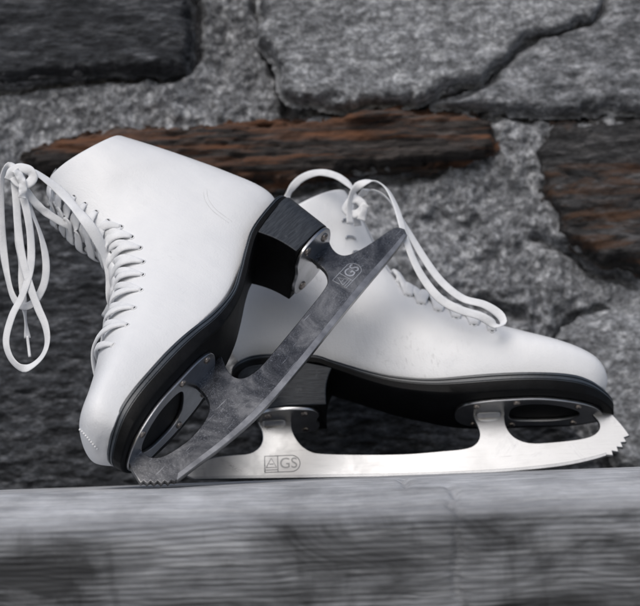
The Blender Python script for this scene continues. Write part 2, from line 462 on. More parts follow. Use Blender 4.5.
def build_wall():
    w = bpy.data.objects.new('stone_wall', None); COL.objects.link(w); w.location = (0, WY, -.16)
    tag(w, 'rough grey stone wall with mortar joints behind the skates', 'wall')
    def child(name, me, m, label=None):
        o = link(name, me, m, w); o.matrix_parent_inverse = Matrix.Translation((0, -WY, .16))
        if label: o['label'] = label
        return o
    X, Z = np.meshgrid(np.linspace(-.48, .48, 560), np.linspace(-.17, .52, 400))
    child('mortar', grid_mesh(X, mortar_y(X, Z), Z), m_stone('gritty mortar', (.06, .064, .07), (.20, .208, .225), (.52, .535, .56), (1, 1, 1), 0, 110))
    # a solid core behind the face
    V = [(x, y, z) for x in (-.48, .48) for y in (WY+.02, WY+.25) for z in (-.17, .52)]
    F = [(0, 1, 3, 2), (4, 6, 7, 5), (0, 4, 5, 1), (2, 3, 7, 6), (0, 2, 6, 4), (1, 5, 7, 3)]
    o = child('wall_core', mesh(V, F), M['under']); o.data.materials[0] = m_stone('core stone', (.05, .05, .055), (.1, .1, .11), (.16, .16, .17))
    dk = m_stone('dark slate stone', (.016, .018, .022), (.048, .052, .060), (.17, .178, .195), (.45, 1, 2.2), 0, 60)
    lt = m_stone('pale granite stone', (.10, .105, .114), (.24, .25, .268), (.50, .515, .54), (.9, 1, 1.25), 0, 80)
    md = m_stone('grey gneiss stone', (.06, .064, .07), (.165, .173, .188), (.37, .38, .405), (.8, 1, 1.3), 0, 70)
    br = m_stone('rusty layered stone', (.012, .011, .011), (.035, .031, .030), (.11, .096, .09), (.28, 1, 3.4), .42, 60, (.175, .078, .040))
    bd = m_stone('dark brown stained stone', (.014, .014, .015), (.038, .037, .038), (.10, .10, .105), (.5, 1, 2), .2, 60, (.10, .05, .026))
    sh = m_stone('dark stone with painted shade', (.014, .016, .019), (.045, .049, .057), (.15, .158, .175), (.6, 1, 1.6), 0, 90)  # shade low on the wall is put into this stone colour
    specs = [
        ([(-60, -90), (120, -70), (186, -40), (184, 0), (188, 36), (180, 66), (160, 71), (100, 67), (40, 72), (-60, 76)], dk, .016, 1, 'dark layered slab at the top left of the wall'),
        ([(262, -20), (330, -60), (520, -50), (606, -22), (612, 2), (592, 18), (560, 32), (528, 40), (500, 60), (482, 78), (440, 92), (400, 101), (350, 104), (300, 102), (286, 90), (276, 62), (262, 36)], lt, .020, .6, 'large pale granite stone at the top of the wall'),
        ([(618, -40), (720, -40), (720, 114), (640, 109), (560, 111), (500, 107), (436, 103), (470, 92), (492, 77), (510, 58), (540, 38), (572, 29), (604, 14)], md, .012, .8, 'grey stone at the upper right under the dark crack'),
        ([(24, 156), (60, 141), (115, 129), (180, 124), (250, 124), (330, 114), (400, 107), (470, 108), (490, 122), (496, 150), (470, 160), (400, 166), (330, 176), (240, 184), (150, 182), (60, 176), (30, 168)], br, .019, 1.1, 'long narrow rust-brown layered stone'),
        ([(532, 150), (556, 124), (640, 117), (720, 118), (720, 196), (640, 192), (600, 190), (560, 180), (540, 172)], m_stone('sooty brown stone', (.012, .013, .014), (.036, .036, .038), (.11, .108, .11), (.5, 1, 2), -.35, 60, (.10, .05, .028)), .015, 1, 'dark grey stone above the brown one at the right edge'),
        ([(538, 166), (600, 178), (720, 178), (720, 292), (650, 276), (600, 260), (566, 238), (552, 205)], bd, .019, 1.2, 'dark brown stained stone at the right edge'),
        ([(556, 338), (590, 318), (640, 304), (720, 296), (720, 470), (620, 470), (596, 430), (600, 380)], lt, .014, .9, 'grey stone at the lower right'),
        ([(-70, 205), (-10, 196), (60, 210), (110, 232), (170, 250), (210, 330), (260, 420), (300, 520), (120, 560), (-70, 560)], sh, .017, 1.3, 'broad stone painted dark as in shade, behind the hanging laces'),
        ([(230, 300), (330, 290), (440, 350), (560, 400), (600, 470), (560, 560), (320, 560), (290, 480), (250, 400)], sh, .013, 1.3, 'dark stone low in the wall behind the blades'),
        ([(200, -100), (330, -90), (560, -80), (720, -70), (720, -160), (200, -160)], md, .015, 1, None),
        ([(-90, 480), (-90, 90), (-66, 90), (-70, 480)], md, .010, 1, None),
    ]
    for k, (poly, m, H, rough, lab) in enumerate(specs):
        P = np.array(w_pts(poly))
        x0, z0 = P.min(0)-.008; x1, z1 = P.max(0)+.008
        x0 = max(x0, -.478); x1 = min(x1, .478); z0 = max(z0, -.168); z1 = min(z1, .518)
        if x1-x0 < .02 or z1-z0 < .02: continue
        st = .00125
        X, Z = np.meshgrid(np.arange(x0, x1, st), np.arange(z0, z1, st))
        wx = X+.008*fbm(X, Z, 45, 4, 70+k, .6); wz = Z+.008*fbm(X, Z, 45, 4, 90+k, .6)
        d = sdist(wx, wz, P)
        prof = np.where(d > 0, 1-np.exp(-np.maximum(d, 0)/.002), d*5)
        lay = fbm(X*.25+k, Z, 95, 3, 100+k, .6)
        h = (H*.85+.0045)*prof+rough*(.0045*fbm(X, Z, 16, 3, 110+k)+.0038*lay+.0022*fbm(X*.6, Z, 150, 3, 120+k, .7))
        if k == 3: h += .0045*np.sign(lay)*np.abs(lay)**.5
        Yv = WY-.001-h
        child('stone', grid_mesh(X, Yv, Z, d > -.0045), m, lab)
build_wall()

# ------------------------------------------------------------------ skate builder (local units: millimetres of a full-size skate)
SOLE_PLAN = [(-118, 0), (-116.5, 9), (-111, 20), (-100, 28), (-85, 30.5), (-60, 30.5), (-35, 29), (-10, 29), (20, 33), (50, 39.5), (80, 42.5), (105, 41.5), (125, 37.5), (140, 30.5), (151, 20), (157.5, 9), (159.5, 0)]

def frame_obj(name, O, U, V, s, tilt=0):
    U = Vector(U).normalized(); V = Vector(V); V = (V-U*V.dot(U)).normalized(); Wd = U.cross(V)
    if tilt: V = V*math.cos(tilt)+Wd*math.sin(tilt); Wd = U.cross(V)
    e = bpy.data.objects.new(name, None); COL.objects.link(e)
    e.matrix_world = Matrix.Translation(Vector(O)) @ Matrix((U, V, Wd)).transposed().to_4x4()
    return e, U, V, Wd

class Skate:
    def __init__(self, name, O, U, V, s, side, tilt=0):
        self.root, self.U, self.V, self.W = frame_obj(name, O, U, V, s, tilt)
        self.O = Vector(O); self.s = s*.001; self.side = side; self.bending = 0; self.dip = 12
    def L(self, u, v, w):               # skate mm (w positive towards the seen side) -> empty's local metres
        if self.bending and u > 88: w += ((u-88)/66)**2*self.bending
        return Vector((u, v, w*self.side))*self.s
    def world(self, p):
        return self.O+self.U*p.x+self.V*p.y+self.W*p.z
    def from_world(self, q):
        d = q-self.O; return Vector((d.dot(self.U), d.dot(self.V), d.dot(self.W)))
    def px(self, x, y, w=0):            # photo pixel -> (u, v) on the plane w
        n = self.W; o = self.O+self.W*(w*self.side*self.s); d = ray(x, y)
        P = CAM+d*((o-CAM).dot(n)/d.dot(n))-self.O
        return P.dot(self.U)/self.s, P.dot(self.V)/self.s
    def add(self, name, VF, m, parent=None, smooth=True, sharp=None):
        me = mesh(*VF)
        o = link(name, me, m, parent or self.root, smooth)
        if sharp: autosmooth(me, sharp)
        return o

    # ---- boot upper
    def boot(self, secs, lace_from):
        secs = np.array(secs, float)     # bu bv tu tv halfwidth shaftness
        R = catmull(secs, 7); K = 72; rings = []
        self.top = []
        nr = len(R)
        mid = (R[:, :2]+R[:, 2:4])/2; ax_ = np.gradient(mid, axis=0); ax_ /= np.linalg.norm(ax_, axis=1)[:, None]
        for i, (bu, bv, tu, tv, hw, sh) in enumerate(R):
            c = []
            sh = min(max(sh, 0), 1)
            L = math.hypot(tu-bu, tv-bv); du, dv = (tu-bu)/L, (tv-bv)/L
            lf = min(max((i/nr-lace_from)/.04, 0), 1)
            for j in range(K):
                a = math.pi*2*j/K                      # 0 = bottom, pi = top
                t = (1-math.cos(a))/2; s_ = math.sin(a)
                x = abs(s_)
                # foot: straight low sides, domed above; shaft: oval
                tf = t
                if tf < .5: wf = .90+.10*math.sin(tf*math.pi) if x > .12 else (x/.12)*.90
                else: wf = (max(0, 1-((tf-.5)/.5)**2.3))**.62
                ws = x**.86
                wv = wf*(1-sh)+ws*sh
                off = 0
                wmm = wv*hw
                if t > .75 and wmm < 9.5: off = -4.2*lf*min(1, (9.5-wmm)/1.2)
                dip = max(0, (i/(nr-1)-.8)/.2)**1.5*self.dip*(wmm/hw)**2
                bx, by = bu+ax_[i][0]*-dip, bv+ax_[i][1]*-dip
                c.append((bx+du*(L*t+off), by+dv*(L*t+off), math.copysign(wmm, s_) if s_ else 0))
            rings.append(c); self.top.append((tu, tv, du, dv))
        V = [self.L(*p) for r in rings for p in r]; F = []
        for i in range(nr-1):
            for j in range(K):
                F.append((i*K+j, i*K+(j+1) % K, (i+1)*K+(j+1) % K, (i+1)*K+j))
        F.append(tuple(range(K)))
        # padded collar rolled over and lining going down inside
        last = rings[-1]; cu = sum(p[0] for p in last)/K; cv = sum(p[1] for p in last)/K
        ax = np.array(R[-1][:2]+R[-1][2:4])/2-np.array(R[-4][:2]+R[-4][2:4])/2; ax /= np.linalg.norm(ax)
        base = len(V)
        prof = [(.985, 1.3), (.955, 2.0), (.92, 1.6), (.895, 0)]
        for (sc, up) in prof:
            for p in last: V.append(self.L(cu+(p[0]-cu)*sc+ax[0]*up, cv+(p[1]-cv)*sc+ax[1]*up, p[2]*sc))
        prev = (nr-1)*K
        for q in range(len(prof)):
            cur = base+q*K
            for j in range(K): F.append((prev+j, prev+(j+1) % K, cur+(j+1) % K, cur+j))
            prev = cur
        o = self.add('boot_upper', (V, F), M['leather'])
        self.boot_o = o
        # lining
        V2 = []; F2 = []
        for q, (sc, up) in enumerate([(.90, .5), (.88, -20), (.80, -55), (.5, -80)]):
            for p in last: V2.append(self.L(cu+(p[0]-cu)*sc+ax[0]*up, cv+(p[1]-cv)*sc+ax[1]*up, p[2]*sc))
            if q:
                for j in range(K): F2.append(((q-1)*K+j, (q-1)*K+(j+1) % K, q*K+(j+1) % K, q*K+j))
        F2.append(tuple(range(3*K, 4*K)))
        self.add('boot_lining', (V2, F2), M['lining'])
        me = o.data
        self.bvh = BVHTree.FromPolygons([v.co for v in me.vertices], [tuple(p.vertices) for p in me.polygons])
        self.R = R

    def tongue(self, i0, ext, lean=0):
        T = self.top[i0:]; V = []; F = []; K = 16; n = len(T)
        pts = [(t[0]-t[2]*2.2, t[1]-t[3]*2.2, t[2], t[3]) for t in T]
        e = np.array(pts[-1][:2])-np.array(pts[-5][:2]); e /= np.linalg.norm(e)
        for q in range(1, 9):
            f = q/8; pts.append((pts[n-1][0]+e[0]*ext*f+lean*f*f*pts[n-1][2], pts[n-1][1]+e[1]*ext*f+lean*f*f*pts[n-1][3], pts[n-1][2], pts[n-1][3]))
        n = len(pts)
        for i, (u, v, du, dv) in enumerate(pts):
            top_round = 1 if i < n-5 else math.sqrt(max(.05, 1-((i-(n-5))/4.2)**2))
            hw = (8+14*max(0, min(1, (i-(n-11))/8)))*top_round
            for j in range(K):
                a = 2*math.pi*j/K; w = math.cos(a)*hw; th = math.sin(a)*2.6
                drop = -(w*w)/60.
                V.append(self.L(u+du*(th+drop), v+dv*(th+drop), w))
            if i:
                for j in range(K): F.append(((i-1)*K+j, (i-1)*K+(j+1) % K, i*K+(j+1) % K, i*K+j))
        F.append(tuple(range(K))); F.append(tuple(range((n-1)*K, n*K)))
        self.add('tongue', (V, F), M['leather'])

    # ---- sole with grooved edge
    def sole(self, top_line, bot_line, plan):
        plan = catmull(plan, 6); tl = np.array(top_line); bl = np.array(bot_line)
        tl_ = catmull(tl, 8); bl_ = catmull(bl, 8)
        tv = lambda u: np.interp(u, tl_[:, 0], tl_[:, 1]); bv = lambda u: np.interp(u, bl_[:, 0], bl_[:, 1])
        prof = [(0, -6), (0, -.6), (.03, 0), (.14, .1), (.17, -.9), (.21, -.9), (.24, .2), (.36, .25), (.385, -.5), (.42, -.5), (.45, .2), (.92, -.2), (.985, -1.0), (1.0, -2.4)]
        n = len(plan); V = []; F = []; K = len(prof)
        full = [(u, w) for u, w in plan]+[(u, -w) for u, w in plan[-2:0:-1]]
        FM = []; m = len(full); P = np.array(full); Tn = np.roll(P, -1, 0)-np.roll(P, 1, 0); Tn /= np.linalg.norm(Tn, axis=1)[:, None]
        Nn = np.stack([-Tn[:, 1], Tn[:, 0]], 1)
        if (Nn[n//2]@np.array([0, 1])) < 0: Nn = -Nn
        for i in range(m):
            for (f, o) in prof:
                q = P[i]+Nn[i]*o
                V.append((q[0], tv(q[0])*(1-f)+bv(q[0])*f, q[1]))
        def cap(ids, vf):
            # fill across between the two sides
            pass
        for i in range(m):
            k = (i+1) % m
            for j in range(K-1): F.append((i*K+j, k*K+j, k*K+j+1, i*K+j+1)); FM.append(1 if prof[j][0] > .40 else 0)
        # bottom and top caps as strips between mirrored points
        for j in (0, K-1):
            for i in range(0, n-1):
                a, b = i, i+1; c, d = (m-i-1) % m, (m-i) % m
                if i == 0: F.append((a*K+j, b*K+j, (m-1)*K+j))
                elif i == n-2: F.append((a*K+j, b*K+j, (m-i)*K+j))
                else: F.append((a*K+j, b*K+j, (m-i-1)*K+j, (m-i)*K+j))
        o = self.add('sole', ([self.L(*p) for p in V], F), M['welt'], sharp=40)
        o.data.materials.append(M['under'])
        for q_, p in enumerate(o.data.polygons): p.material_index = FM[q_] if q_ < len(FM) else 1
        self.bot = bv; self.sole_o = o
        return o

    def heel(self, rear_top, rear_bot, front_top, front_bot, vb, hwt, hwb):
        """rounded D heel with concave breast; top follows the sole, bottom at vb(u)"""
        V = []; F = []; lv = 9; K = 40
        for q in range(lv):
            f = q/(lv-1)
            fr = front_top+(front_bot-front_top)*f - 2.0*math.sin(f*math.pi)
            re = rear_top+(rear_bot-rear_top)*f
            hw = hwt+(hwb-hwt)*f
            ring = []
            Ls = fr-re; rr = min(hw*1.0, Ls*.75)
            for j in range(K-8):      # from near front corner back round the rear to far front corner
                a = -math.pi/2+math.pi*j/(K-9)
                if abs(a) > math.radians(75) and False: pass
                uu = re+rr*(1-(max(math.cos(a), 0))**.62)
                ring.append((uu, -math.copysign(abs(math.sin(a))**.8, math.sin(a))*hw))
            ring = [(fr, hw)]+[(fr-(fr-re-rr)*.5, hw)]+ring+[(fr-(fr-re-rr)*.5, -hw), (fr, -hw)]
            for j in range(1, 5):
                w = -hw+2*hw*j/5; ring.append((fr-2.2*(1-(w/hw)**2), w))
            KK = len(ring)
            vt = [self.bot(u)+1 for u, w in ring]
            for (u, w), t in zip(ring, vt):
                V.append((u, t*(1-f)+vb(u)*f, w))
            if q:
                for j in range(KK): F.append(((q-1)*KK+j, (q-1)*KK+(j+1) % KK, q*KK+(j+1) % KK, q*KK+j))
        F.append(tuple(range(KK))); F.append(tuple(range((lv-1)*KK, lv*KK)))
        o = self.add('heel', ([self.L(*p) for p in V], F), M['heel'], sharp=32)
        bv_ = o.modifiers.new('bev', 'BEVEL'); bv_.width = .0009; bv_.segments = 2; bv_.limit_method = 'ANGLE'; bv_.angle_limit = math.radians(35)
        o.data.materials.append(M['under'])
        for p in o.data.polygons:
            if p.normal.x > .7 or p.normal.y < -.8: p.material_index = 1

    # ---- flat metal outlines extruded about w = 0
    def flat(self, name, pts, half, m, parent=None, bev=.5, woff=0, holes=()):
        cu = bpy.data.curves.new(name, 'CURVE'); cu.dimensions = '2D'; cu.fill_mode = 'BOTH'
        for loop in (pts,)+tuple(holes):
            sp = cu.splines.new('POLY'); sp.points.add(len(loop)-1)
            for p, q in zip(sp.points, loop): p.co = (q[0]*self.s, q[1]*self.s, 0, 1)
            sp.use_cyclic_u = True
        cu.extrude = (half-bev)*self.s; cu.bevel_depth = bev*self.s; cu.bevel_resolution = 1
        cu.offset = -bev*self.s
        tmp = bpy.data.objects.new('tmp', cu); COL.objects.link(tmp)
        dg = bpy.context.evaluated_depsgraph_get(); dg.update()
        me = bpy.data.meshes.new_from_object(tmp.evaluated_get(dg))
        bpy.data.objects.remove(tmp)
        for v in me.vertices: v.co.z += woff*self.side*self.s
        o = link(name, me, m, parent or self.root, False)
        return o

    def plate(self, name, outer, slots, vfun, th, m):
        """plan outline (u,w) with slots, laid under the sole: vfun(u)=top face"""
        cu = bpy.data.curves.new(name, 'CURVE'); cu.dimensions = '2D'; cu.fill_mode = 'BOTH'
        for loop in [outer]+slots:
            loop = catmull(loop, 6, True)
            sp = cu.splines.new('POLY'); sp.points.add(len(loop)-1)
            for p, q in zip(sp.points, loop): p.co = (q[0], q[1], 0, 1)
            sp.use_cyclic_u = True
        cu.extrude = th/2-.35; cu.bevel_depth = .35; cu.bevel_resolution = 1
        tmp = bpy.data.objects.new('tmp', cu); COL.objects.link(tmp)
        dg = bpy.context.evaluated_depsgraph_get(); dg.update()
        me = bpy.data.meshes.new_from_object(tmp.evaluated_get(dg)); bpy.data.objects.remove(tmp)
        bm = bmesh.new(); bm.from_mesh(me)
        for k in range(-20, 21):      # slice so that it can follow the sole's curve
            bmesh.ops.bisect_plane(bm, geom=bm.verts[:]+bm.edges[:]+bm.faces[:], plane_co=(50+k*8, 0, 0), plane_no=(1, 0, 0))
        for v in bm.verts:
            u, w, z = v.co
            v.co = self.L(u, vfun(u)-th/2-.15+z, w)
        bmesh.ops.recalc_face_normals(bm, faces=bm.faces)
        bm.to_mesh(me); bm.free()
        return link(name, me, m, self.root, False)

    def screw(self, u, w, v, parent, r=3.0):
        V = []; F = []; K = 16
        prof = [(r, .3), (r, -.5), (r*.85, -1.3), (r*.5, -1.8), (r*.12, -2.0)]
        for (rr, h) in prof:
            for j in range(K):
                a = 2*math.pi*j/K
                du = math.cos(a)*rr; dw = math.sin(a)*rr
                hh = h+(.8 if abs(du) < .45 and rr < r*.9 else 0)
                V.append(self.L(u+du, v+hh, w+dw))
        for q in range(len(prof)-1):
            for j in range(K): F.append((q*K+j, q*K+(j+1) % K, (q+1)*K+(j+1) % K, (q+1)*K+j))
        F.append(tuple(range((len(prof)-1)*K, len(prof)*K)))
        return self.add('screw', (V, F), M['screw'], parent)

    def gusset(self, u0, u1, vt, h, hw, m, parent):
        """flared foot where the blade stem meets its plate"""
        V = []; F = []; n = 9
        um = (u0+u1)/2; hu = (u1-u0)/2
        prev = None
        for q in range(n):
            f = q/(n-1); ww = 1.9+(hw-1.9)*(1-f)**2.6; hh = hu*(.96+.04*(1-f)**2)
            ring = []
            for j in range(24):
                a = 2*math.pi*j/24; ca, sa = math.cos(a), math.sin(a)
                ring.append((um+math.copysign(abs(ca)**.5, ca)*hh, math.copysign(abs(sa)**.6, sa)*ww))
            for (u, w) in ring: V.append(self.L(u, vt(u)-h*f, w))
            if q:
                for j in range(24): F.append(((q-1)*24+j, (q-1)*24+(j+1) % 24, q*24+(j+1) % 24, q*24+j))
        F.append(tuple(range(24))); F.append(tuple(range((n-1)*24, n*24)))
        return self.add('stem_flange', (V, F), m, parent)

    # ---- laces on the surface
    def surf(self, q, off):
        loc, nor, i, d = self.bvh.find_nearest(q)
        c = loc-q
        # outward normal: away from the boot's centre line
        if nor.dot(self._out(loc)) < 0: nor = -nor
        return loc+nor*off*self.s, nor
    def _out(self, p):
        u, v = p.x/self.s, p.y/self.s
        best = min(self.R, key=lambda r: (abs((r[0]+r[2])/2-u)+abs((r[1]+r[3])/2-v)))
        return Vector((u-(best[0]+best[2])/2, v-(best[1]+best[3])/2, p.z/self.s))
    def cast(self, x, y):
        o = self.from_world(CAM); d = ray(x, y); d = Vector((d.dot(self.U), d.dot(self.V), d.dot(self.W)))
        h = self.bvh.ray_cast(o, d)
        return h[0]
    def mirror(self, p): return Vector((p.x, p.y, -p.z))
    def lace_across(self, a, b, lift, w=6.6, n=30, t=2.9, ends=.6):
        m = (a+b)/2; out = self._out(m); out.z = 0; out.normalize()
        path = []; nrm = []
        for i in range(n):
            f = i/(n-1); q = a.lerp(b, f)+out*(22*self.s*math.sin(math.pi*f))
            off = .3+lift*math.sin(math.pi*f)**.5
            p, nn = self.surf(q, off)
            path.append(p); nrm.append(nn)
        # smooth the path over the recess between the eyestays
        for _ in range(4):
            path = [path[0]]+[(path[i-1]+path[i]*2+path[i+1])/4 for i in range(1, n-1)]+[path[-1]]
            nrm = [nrm[0]]+[(nrm[i-1]+nrm[i]*2+nrm[i+1]).normalized() for i in range(1, n-1)]+[nrm[-1]]
        return ribbon(path, nrm, w*self.s, t*self.s, 10, ends)
    def eyelet(self, p):
        q, nn = self.surf(p, 0)
        nn = nn.normalized(); a = nn.orthogonal().normalized(); b = nn.cross(a)
        V = []; F = []; K = 16; s = self.s
        for (r, h) in [(2.3, .0), (2.2, .55), (1.75, .75), (1.35, .5), (1.3, -.2)]:
            for j in range(K):
                t = 2*math.pi*j/K; V.append(q+a*(math.cos(t)*r*s)+b*(math.sin(t)*r*s)+nn*(h*s))
        for k in range(4):
            for j in range(K): F.append((k*K+j, k*K+(j+1) % K, (k+1)*K+(j+1) % K, (k+1)*K+j))
        o = self.add('eyelet', (V, F), M['thread'])
        V = [q+a*(math.cos(2*math.pi*j/K)*1.32*s)+b*(math.sin(2*math.pi*j/K)*1.32*s)+nn*(.25*s) for j in range(K)]
        self.add('eyelet_hole', (V, [tuple(range(K))]), M['hole'], o)

    def world_ribbon(self, pts, name, w=5.6, t=1.5, nrm=(.25, -1, .1), twist=None, n=70, m='lace', parent=None):
        """pts: list of world points; ribbon is stored in the skate's own space"""
        P = resample(catmull([tuple(p) for p in pts], 10), n)
        nv = []
        for i in range(n):
            f = i/(n-1); v = Vector(nrm)
            if twist:
                v = Matrix.Rotation(twist*1.6*math.sin(f*math.pi*2.7+.4)+.25*math.sin(f*23), 3, 'Z') @ v; v.z += .12*math.sin(f*math.pi*3.3+1)
            nv.append(v)
        V, F = ribbon(P, nv, w*self.s, t*self.s)
        V = [self.from_world(v) for v in V]
        return self.add(name, (V, F), M[m], parent)

def chaikin(pts, it=2):
    """pts: (x, y) smooth or (x, y, 1) corner"""
    P = [(p[0], p[1], len(p) > 2 and p[2]) for p in pts]
    for _ in range(it):
        Q = []
        n = len(P)
        for i in range(n):
            a, b = P[i], P[(i+1) % n]
            if a[2]: Q.append(a)
            if not a[2]: Q.append((a[0]*.75+b[0]*.25, a[1]*.75+b[1]*.25, 0))
            elif True: Q.append((a[0]*.75+b[0]*.25, a[1]*.75+b[1]*.25, 0)) if not b[2] else None
            if not b[2]: Q.append((a[0]*.25+b[0]*.75, a[1]*.25+b[1]*.75, 0))
        P = Q
    return [(p[0], p[1]) for p in P]

def text_mesh(body, size):
    cu = bpy.data.curves.new('t', 'FONT'); cu.body = body; cu.size = size; cu.extrude = .12; cu.align_x = 'CENTER'; cu.align_y = 'CENTER'
    cu.offset = .0
    tmp = bpy.data.objects.new('tmp', cu); COL.objects.link(tmp)
    dg = bpy.context.evaluated_depsgraph_get(); dg.update()
    me = bpy.data.meshes.new_from_object(tmp.evaluated_get(dg)); bpy.data.objects.remove(tmp)
    return me

def brand(sk, cu_, cv_, wdt, hgt, ang, m, blade, half):
    """engraved maker's mark: boxed A cell beside a round-ended GS cell"""
    parts = []
    ca, sa = math.cos(ang), math.sin(ang)
    d = sk.side                                    # reading direction: heelwards on one side, toewards on the other
    def T(x, y, z): 
        x, y = x*ca-y*sa, x*sa+y*ca
        return sk.L(cu_+x*d, cv_+y, half+z)
    def line(pts, r=.33):
        P = [T(x, y, .05) for x, y in pts]
        parts.append(ribbon(P, [sk.L(0, 0, 1)]*len(P), 2*r*sk.s, .45*sk.s, 6))
    w, h = wdt/2, hgt/2
    xs = -w+wdt*.37
    arc = [(w-h+h*math.cos(t), h*math.sin(t)) for t in np.linspace(math.pi/2, -math.pi/2, 14)]
    line([(-w, -h), (-w, h), (xs, h), (w-h, h)]+arc+[(xs, -h), (-w, -h), (-w, 0)])
    line([(xs, h), (xs, -h)])
    x0 = (-w+xs)/2
    line([(x0-h*.62, -h*.42), (x0, h*.72), (x0+h*.62, -h*.42), (x0-h*.62, -h*.42)], .38)
    line([(x0-h*.25, -.02), (x0+h*.25, -.02)], .3)
    line([(-w+.6, -h*.72), (xs-.2, -h*.72)], .3)
    V, F = join(parts)
    me = text_mesh('GS', hgt*.92); xo = (xs+w)/2-.3
    vv = []; 
    for v in me.vertices: vv.append(T(xo+v.co.x*.98, v.co.y, v.co.z+.02))
    V2, F2 = join([(V, F), (vv, [tuple(p.vertices) for p in me.polygons])])
    o = sk.add('engraved_mark', (V2, F2), m, blade, False)
    return o

PLATE_OUT = [(42, 0), (43.5, 12), (49, 21), (60, 26), (75, 28), (100, 28), (120, 25), (135, 19), (144, 10), (147, 0), (144, -10), (135, -19), (120, -25), (100, -28), (75, -28), (60, -26), (49, -21), (43.5, -12)]
PLATE_SLOT = [(80, 0), (82, 12), (90, 18), (105, 18.5), (118, 15), (128, 8), (131, 0), (128, -8), (118, -15), (105, -18.5), (90, -18), (82, -12)]
HPLATE_OUT = [(-100, 0), (-99, 12), (-94, 21), (-84, 25), (-70, 25), (-60, 22), (-56, 12), (-58, 0), (-56, -12), (-60, -22), (-70, -25), (-84, -25), (-94, -21), (-99, -12)]

# ================================================================== RIGHT-HAND SKATE (standing on its blade)
A = math.radians(18)
R = Skate('figure_skate', (.05207241, .10, -.0005), (1, 0, 0), (0, math.sin(A), math.cos(A)), 1.0, 1)
tag(R.root, 'white figure skate standing on its bright blade, toe to the right, leaning on the wall', 'ice skate', 'pair of white figure skates')
R.dip = 3
R.boot([
    (149, 54, 151, 60, 6, 0), (148, 54, 152, 64, 16, 0), (142, 54, 149, 74, 26, 0), (132, 56, 140, 83, 33.5, 0), (110, 59, 121, 92.5, 38.5, 0), (75, 60.5, 92, 103, 40, 0),
    (35, 59, 58, 116, 38, .05), (0, 64, 33, 130, 34, .15), (-35, 74, 13, 141, 31, .35), (-65, 81, 4, 153, 30, .6), (-92, 84, -2, 163, 30, .85),
    (-111, 90, -6, 172, 30, 1), (-119, 106, -10, 182, 31, 1), (-115, 132, -14, 192, 32, 1), (-105, 155, -19, 203, 35, 1), (-100, 172, -24, 212, 37, 1), (-97, 183, -28, 219, 38, 1)], .36)
R.tongue(52, 3)
R.sole([(-125, 88), (-117, 84), (-100, 85), (-60, 83), (-45, 78.5), (-20, 70), (2, 64), (30, 60), (74, 59.5), (118, 58.5), (135, 56), (149, 51), (162, 47)],
       [(-125, 77), (-117, 76), (-100, 77), (-60, 77), (-45, 72), (-20, 62), (2, 54.5), (30, 48.5), (50, 46.2), (74, 46), (99, 46), (125, 44), (140, 42.5), (150, 40.5), (162, 38)], [(u-max(0, u-80)*.05, w) for u, w in SOLE_PLAN])
R.heel(-114, -96, -45, -50, lambda u: 46, 29, 27)

def blade_from_px(sk, pts, m, corners=()):
    P = [(*sk.px(x, y), 1) if (k and k[0]) else sk.px(x, y) for (x, y, *k) in pts]
    return chaikin(P, 3)

R_px = [(187, 477, 1), (188.5, 470), (192, 466), (214, 458), (235, 455.5), (248, 455), (257, 451), (263, 443), (262.5, 432), (258, 424), (257, 408, 1), (291, 408, 1), (291, 425), (293, 434), (299, 444), (308, 451.5), (320, 455),
        (400, 455.5), (440, 452), (468, 449.5), (477, 444), (480, 436), (477.5, 427), (473, 418), (472, 405, 1), (505, 405, 1), (504, 422), (508, 432), (516, 440), (530.6, 444.5), (552.5, 443), (577, 440.5), (592, 437),
        (599, 431), (599.5, 424), (593, 416), (586, 409), (585, 400, 1), (600, 400, 1), (605, 409), (612, 415), (623, 427), (629.5, 436.5, 1), (624, 438.5, 1), (626.5, 443, 1), (621, 443.5, 1), (623, 448.5, 1), (617, 448, 1), (618.5, 453, 1), (612, 452, 1), (613, 456.5, 1), (606, 456, 1),
        (596, 459.5), (575, 464.5), (549, 468.5), (502, 472.8), (440, 475.6), (400, 476.8), (320, 478.2), (250, 479), (195, 479.6, 1)]
blR = R.flat('blade', blade_from_px(R, R_px, None), 2.0, M['polished'])
edge_px = [(190, 477.6, 1), (250, 476.6), (320, 475.6), (400, 474.2), (440, 473), (502, 470), (549, 465.6), (575, 461.5), (596, 456.5), (606, 453.5, 1), (606, 456.4, 1), (596, 459.8), (575, 464.8), (549, 468.8), (502, 473.1), (440, 475.9), (400, 477.1), (320, 478.5), (250, 479.3), (195, 479.9, 1)]
R.flat('ground_edge', blade_from_px(R, edge_px, None), 2.15, M['chrome'], blR, .2)
plR = R.plate('sole_plate', PLATE_OUT, [PLATE_SLOT], lambda u: R.bot(u), 2.6, M['plate'])
hpR = R.plate('heel_plate', HPLATE_OUT, [], lambda u: 46, 2.6, M['plate'])
for (u, w) in ((56, 19), (56, -19), (84, 23.5), (84, -23.5), (128, 17), (128, -17)): R.screw(u, w, R.bot(u)-2.8, plR, 2.6)
for (u, w) in ((-92, 15), (-66, 17), (-92, -15), (-66, -17)): R.screw(u, w, 43.2, hpR, 2.8)
R.gusset(56, 75, lambda u: R.bot(u)-2.4, 8, 5.5, M['polished'], blR)
R.gusset(-97, -79, lambda u: 43.6, 8, 5.5, M['polished'], blR)
brand(R, *R.px(282.5, 464.6), 25, 12, 0, M['mark'], blR, 2.0)

